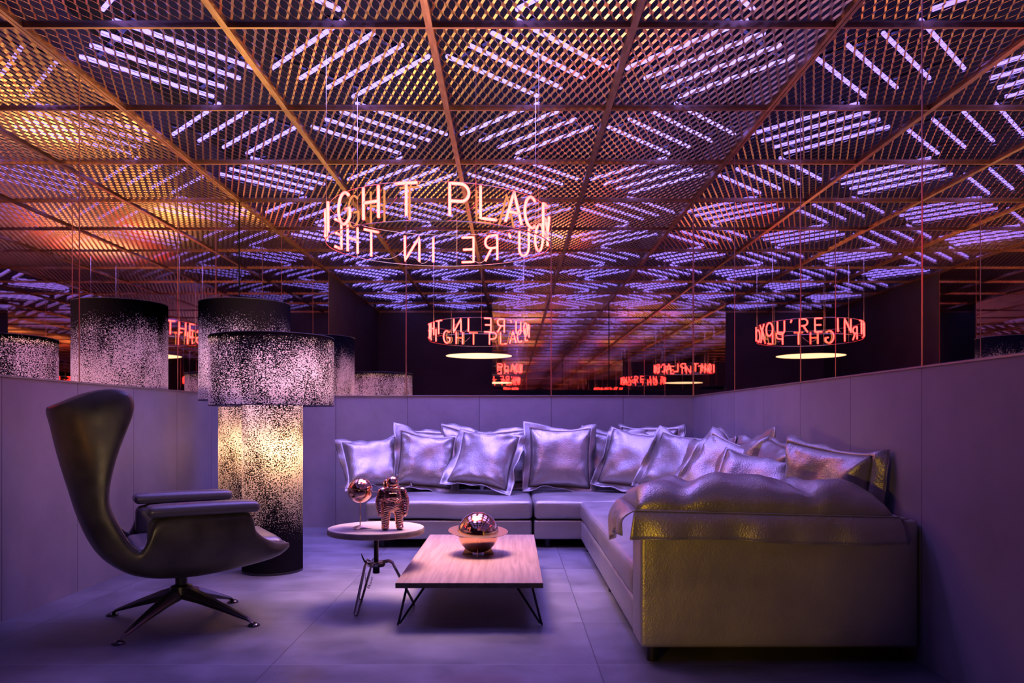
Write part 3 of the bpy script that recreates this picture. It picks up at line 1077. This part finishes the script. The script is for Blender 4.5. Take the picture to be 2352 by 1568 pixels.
PIL = [
    # label, px, depth, size, yaw, tilt, roll, seed
    ('silver cushion at the left end of the sofa, behind the small planet', 856, 5.98, .42, 12, 34, -8, 1),
    ('silver cushion peeking out at the back between the two leftmost front cushions', 985, 6.20, .44, 4, 8, 3, 2),
    ('silver cushion with folded left flange, second from the left end of the sofa', 978, 6.00, .43, 8, 20, 6, 3),
    ('rear silver cushion whose flange corner rises left of the slumped front cushion', 1062, 6.22, .44, -4, 8, 12, 4),
    ('slumped silver cushion lying forward over the left seat, between two upright ones', 1112, 5.88, .46, -6, 32, 10, 5),
    ('rear silver cushion tucked left of the large upright centre cushion', 1170, 6.18, .44, 0, 10, -6, 6),
    ('large upright silver cushion standing over the gap between the two back seats', 1286, 6.00, .48, 0, 16, 2, 7),
    ('silver cushion tucked behind the right edge of the large upright cushion', 1400, 6.14, .43, -8, 16, 6, 8),
    ('silver cushion leaning just left of the corner, first right of the upright centre one', 1455, 5.90, .46, -16, 26, 12, 9),
    ('cushion standing in the very corner of the sofa, behind the front row', 1488, 6.22, .47, -18, 6, 2, 10),
    ('silver cushion leaning where the long seat meets the corner', 1552, 5.50, .45, -40, 28, 10, 11),
    ('silver cushion on the long seat, second out from the corner', 1612, 4.95, .44, -55, 30, 6, 12),
    ('rear cushion with pointed flange against the right wall, nearest the corner', 1650, 4.90, .42, -88, 8, 12, 13),
    ('silver cushion on the long seat, third out from the corner', 1662, 4.30, .44, -50, 32, 14, 14),
    ('rear cushion with a pale top corner against the middle of right wall', 1722, 4.30, .42, -88, 8, -10, 15),
    ('low tilted cushion lying just behind the broad arm, in front of the others', 1728, 3.66, .42, -34, 36, 10, 16),
    ('cushion against right wall between the low tilted one and the gold lit one', 1772, 3.78, .42, -75, 20, 10, 17),
    ('gold lit cushion leaning in the right end of the sofa by the arm', 1893, 3.25, .42, -66, 3, 6, 18),
]
for lab, px, d, s, yw, ti, ro, sd in PIL:
    zc = .338 + (s / 2 + .018) * math.cos(R(ti)) + .05 * math.sin(R(ti)) + .12 * s * abs(math.sin(R(ro)))
    pillow(lab, ((px - 1177) * d / F, d, zc), s, yw, ti, ro, sd)


def draped():
    """long cushion lying along the broad arm, its flange hanging down in front and at the left end"""
    x0, x1 = .452, 1.405
    yc0, yc1 = 2.800, 3.19
    body = MB()
    nu, nv = 46, 16
    off = Vector((9.3, 2.2, 4.4))

    def surf(u, v, s):
        q = max(0, 1 - u ** 6) * max(0, 1 - abs(v) ** 3)
        x = x0 + (x1 - x0) * (u + 1) / 2
        y = yc0 + (yc1 - yc0) * (v + 1) / 2
        th = .112 * q ** .55
        wr = noise.noise(Vector((u * 3.2, v * 1.3, 0)) + off) * .028 + noise.noise(Vector((u * 7, v * 2.4, 3)) + off) * .010
        dip = -.030 * math.exp(-((u + .52 - .12 * v) / .10) ** 2) - .030 * math.exp(-((u - .30 + .1 * v) / .07) ** 2)
        if s > 0:
            z = .566 + (th + wr * q ** .5 + dip * q ** .5 if q > 0 else 0)
        else:
            z = .566 - .030 * q ** .5
        z += -.012 * u - .02 * max(0, -v - .6)
        return Vector((x, y, z))
    for s in (1, -1):
        rows = [[surf(-1 + 2 * i / nu, -1 + 2 * j / nv, s) for i in range(nu + 1)] for j in range(nv + 1)]
        if s < 0:
            rows = [list(reversed(r)) for r in rows]
        body.grid(rows)
    o = body.build('pillow', M['pillow'])
    w = o.modifiers.new('w', 'WELD')
    w.merge_threshold = .0005
    tag(o, 'long creased silver cushion lying along the broad near arm of the sofa', 'pillow', 'silver leather cushions on the corner sofa')
    # front flange hangs over the arm in soft pleats
    rows = []
    for r in range(9):
        f = r / 8
        row = []
        for i in range(91):
            u = -1.05 + 2.12 * i / 90
            uu = max(-1, min(1, u))
            p = surf(uu, -1, 1)
            ext = (u - uu) * .5
            pl = math.sin(u * 9 + 1) * .55 + math.sin(u * 17 + 2.4) * .35 + noise.noise(Vector((u * 3, 0, 7))) * .7
            y = p.y - .010 * math.sin(min(1, f * 2) * PI / 2) - .014 * f * (1 + pl * .8)
            z = p.z - .098 * f * (1 + .05 * math.sin(u * 4)) + .016 * (1 - f) * f
            row.append(Vector((p.x + ext * (.3 + .7 * f), y, z)))
        rows.append(row)
    fl = MB().grid(rows).build('flange', M['pillow'], o)
    sd = fl.modifiers.new('t', 'SOLIDIFY')
    sd.thickness, sd.offset = .005, 0
    MB().tube([Vector(p) for p in rows[-1]], .003, 6).build('piping', M['pillow'], o)
    MB().tube([Vector(p) + Vector((0, -.003, .001)) for p in rows[0]], .0028, 6).build('piping', M['pillow'], o)
    # left end flange: droops past the corner of the arm, then runs down the inner side
    rows = []
    for r in range(9):
        f = r / 8
        row = []
        for i in range(31):
            v = -1.06 + 2.12 * i / 30
            vv = max(-1, min(1, v))
            p = surf(-1, vv, 1)
            s = (v + 1) / 2
            pl = math.sin(v * 6.5 + .6) + .4 * math.sin(v * 13)
            drop = .085 + .13 * max(0, s - .35)
            out = .058 * math.sin(min(1, f * 1.6) * PI / 2) - .022 * f * s
            row.append(Vector((p.x - out - .010 * f * pl, p.y + (v - vv) * .25 * f - .016 * f, p.z - drop * f ** 1.25 + .006 * (1 - f) * f)))
        rows.append(row)
    fl = MB().grid(rows).build('flange', M['pillow'], o)
    sd = fl.modifiers.new('t', 'SOLIDIFY')
    sd.thickness, sd.offset = .005, 0
    MB().tube([Vector(p) for p in rows[-1]], .003, 6).build('piping', M['pillow'], o)
    # right end flange
    rows = []
    for r in range(7):
        f = r / 6
        row = []
        for i in range(21):
            v = -1.04 + 2.08 * i / 20
            vv = max(-1, min(1, v))
            p = surf(1, vv, 1)
            pl = math.sin(v * 7 + 1.1)
            row.append(Vector((p.x + .045 * f, p.y, max(ZA + .008, p.z - .03 * f + .012 * f * pl))))
        rows.append(row)
    fl = MB().grid(rows).build('flange', M['pillow'], o)
    sd = fl.modifiers.new('t', 'SOLIDIFY')
    sd.thickness, sd.offset = .005, 0


draped()

# ------------------------------------------------------------------ lights
def light(kind, name, loc, energy, color, rot=(0, 0, 0), **kw):
    l = bpy.data.lights.new(name, kind)
    l.energy, l.color = energy, color
    for k, v in kw.items():
        setattr(l, k, v)
    o = bpy.data.objects.new(name, l)
    COL.objects.link(o)
    o.location, o.rotation_euler = loc, rot
    return o


BLUE = (.28, .205, 1.0)
for r, row in enumerate(((9, 14, 14, 7), (5, 12, 12, 4), (2.5, 9.5, 10, 2), (0, 4, 1, 0))):
    for c, e in enumerate(row):
        if e:
            cx, cy = XL + PW * (c + .5), YB - PD * (r + .5)
            light('AREA', 'blue_fill_light', (cx, cy, ZC - .004), e, BLUE, (0, 0, 0), shape='SQUARE', size=.6, spread=R(105))  # added fill below the mesh, boosts the blue of the tubes
# the round pendant under the neon ring: a soft face and a narrow beam
light('AREA', 'pendant_disc', (NX, NY + .05, 1.6245), 4.0, (1, .66, .36), (0, 0, 0), shape='DISK', size=.75)
light('AREA', 'pendant_beam', (NX, NY + .05, 1.6240), 12.5, (1, .56, .34), (0, 0, 0), shape='DISK', size=.74, spread=R(75))
light('AREA', 'pendant_disc_uplight', (NX, NY + .05, 1.66), 9.0, (1, .70, .42), (PI, 0, 0), shape='DISK', size=.75)


def spot(name, loc, aim, energy, color, cone, blend=.6, size=.08):
    q = (Vector(aim) - Vector(loc)).to_track_quat('-Z', 'Y').to_euler()
    return light('SPOT', name, loc, energy, color, q, spot_size=R(cone), spot_blend=blend, shadow_soft_size=size)


# added warm fill for sofa end and chair, no lamp stands there
spot('warm_fill_spot', (-.95, -.1, .50), (.66, 2.9, .50), 95.0, (1, .54, .015), 26, .9)
spot('warm_fill_spot', (-2.05, .45, .85), (-1.86, 3.05, .80), 70.0, (1, .36, .04), 9, .8)
spot('warm_fill_spot', (-.75, -.1, .80), (-1.45, 3.2, .75), 46.0, (1, .66, .34), 26)

w = bpy.data.worlds.new('world')
scene.world = w
w.use_nodes = True
w.node_tree.nodes['Background'].inputs[0].default_value = (0, 0, 0, 1)

# ------------------------------------------------------------------ camera
cam = bpy.data.cameras.new('camera')
co = bpy.data.objects.new('camera', cam)
COL.objects.link(co)
co.location = (0, 0, EYE)
co.rotation_euler = (PI / 2, 0, 0)
cam.sensor_fit = 'HORIZONTAL'
cam.sensor_width = 36
cam.lens = F / 2352 * 36
cam.shift_y = 178 / 2352
cam.shift_x = -1 / 2352
cam.clip_start = .02
cam.dof.use_dof = True
cam.dof.focus_distance = 4.2
cam.dof.aperture_fstop = 2.8
scene.camera = co

vs = scene.view_settings
vs.view_transform = 'Standard'
vs.look = 'None'
vs.gamma = 1
vs.exposure = 0.0
vs.use_curve_mapping = False
cy = scene.cycles
cy.max_bounces = 10
cy.glossy_bounces = 9
cy.diffuse_bounces = 2
cy.transmission_bounces = 4
cy.caustics_reflective = False
cy.caustics_refractive = False
cy.sample_clamp_indirect = 4
cy.use_denoising = True
cy.use_adaptive_sampling = True
cy.adaptive_threshold = .05
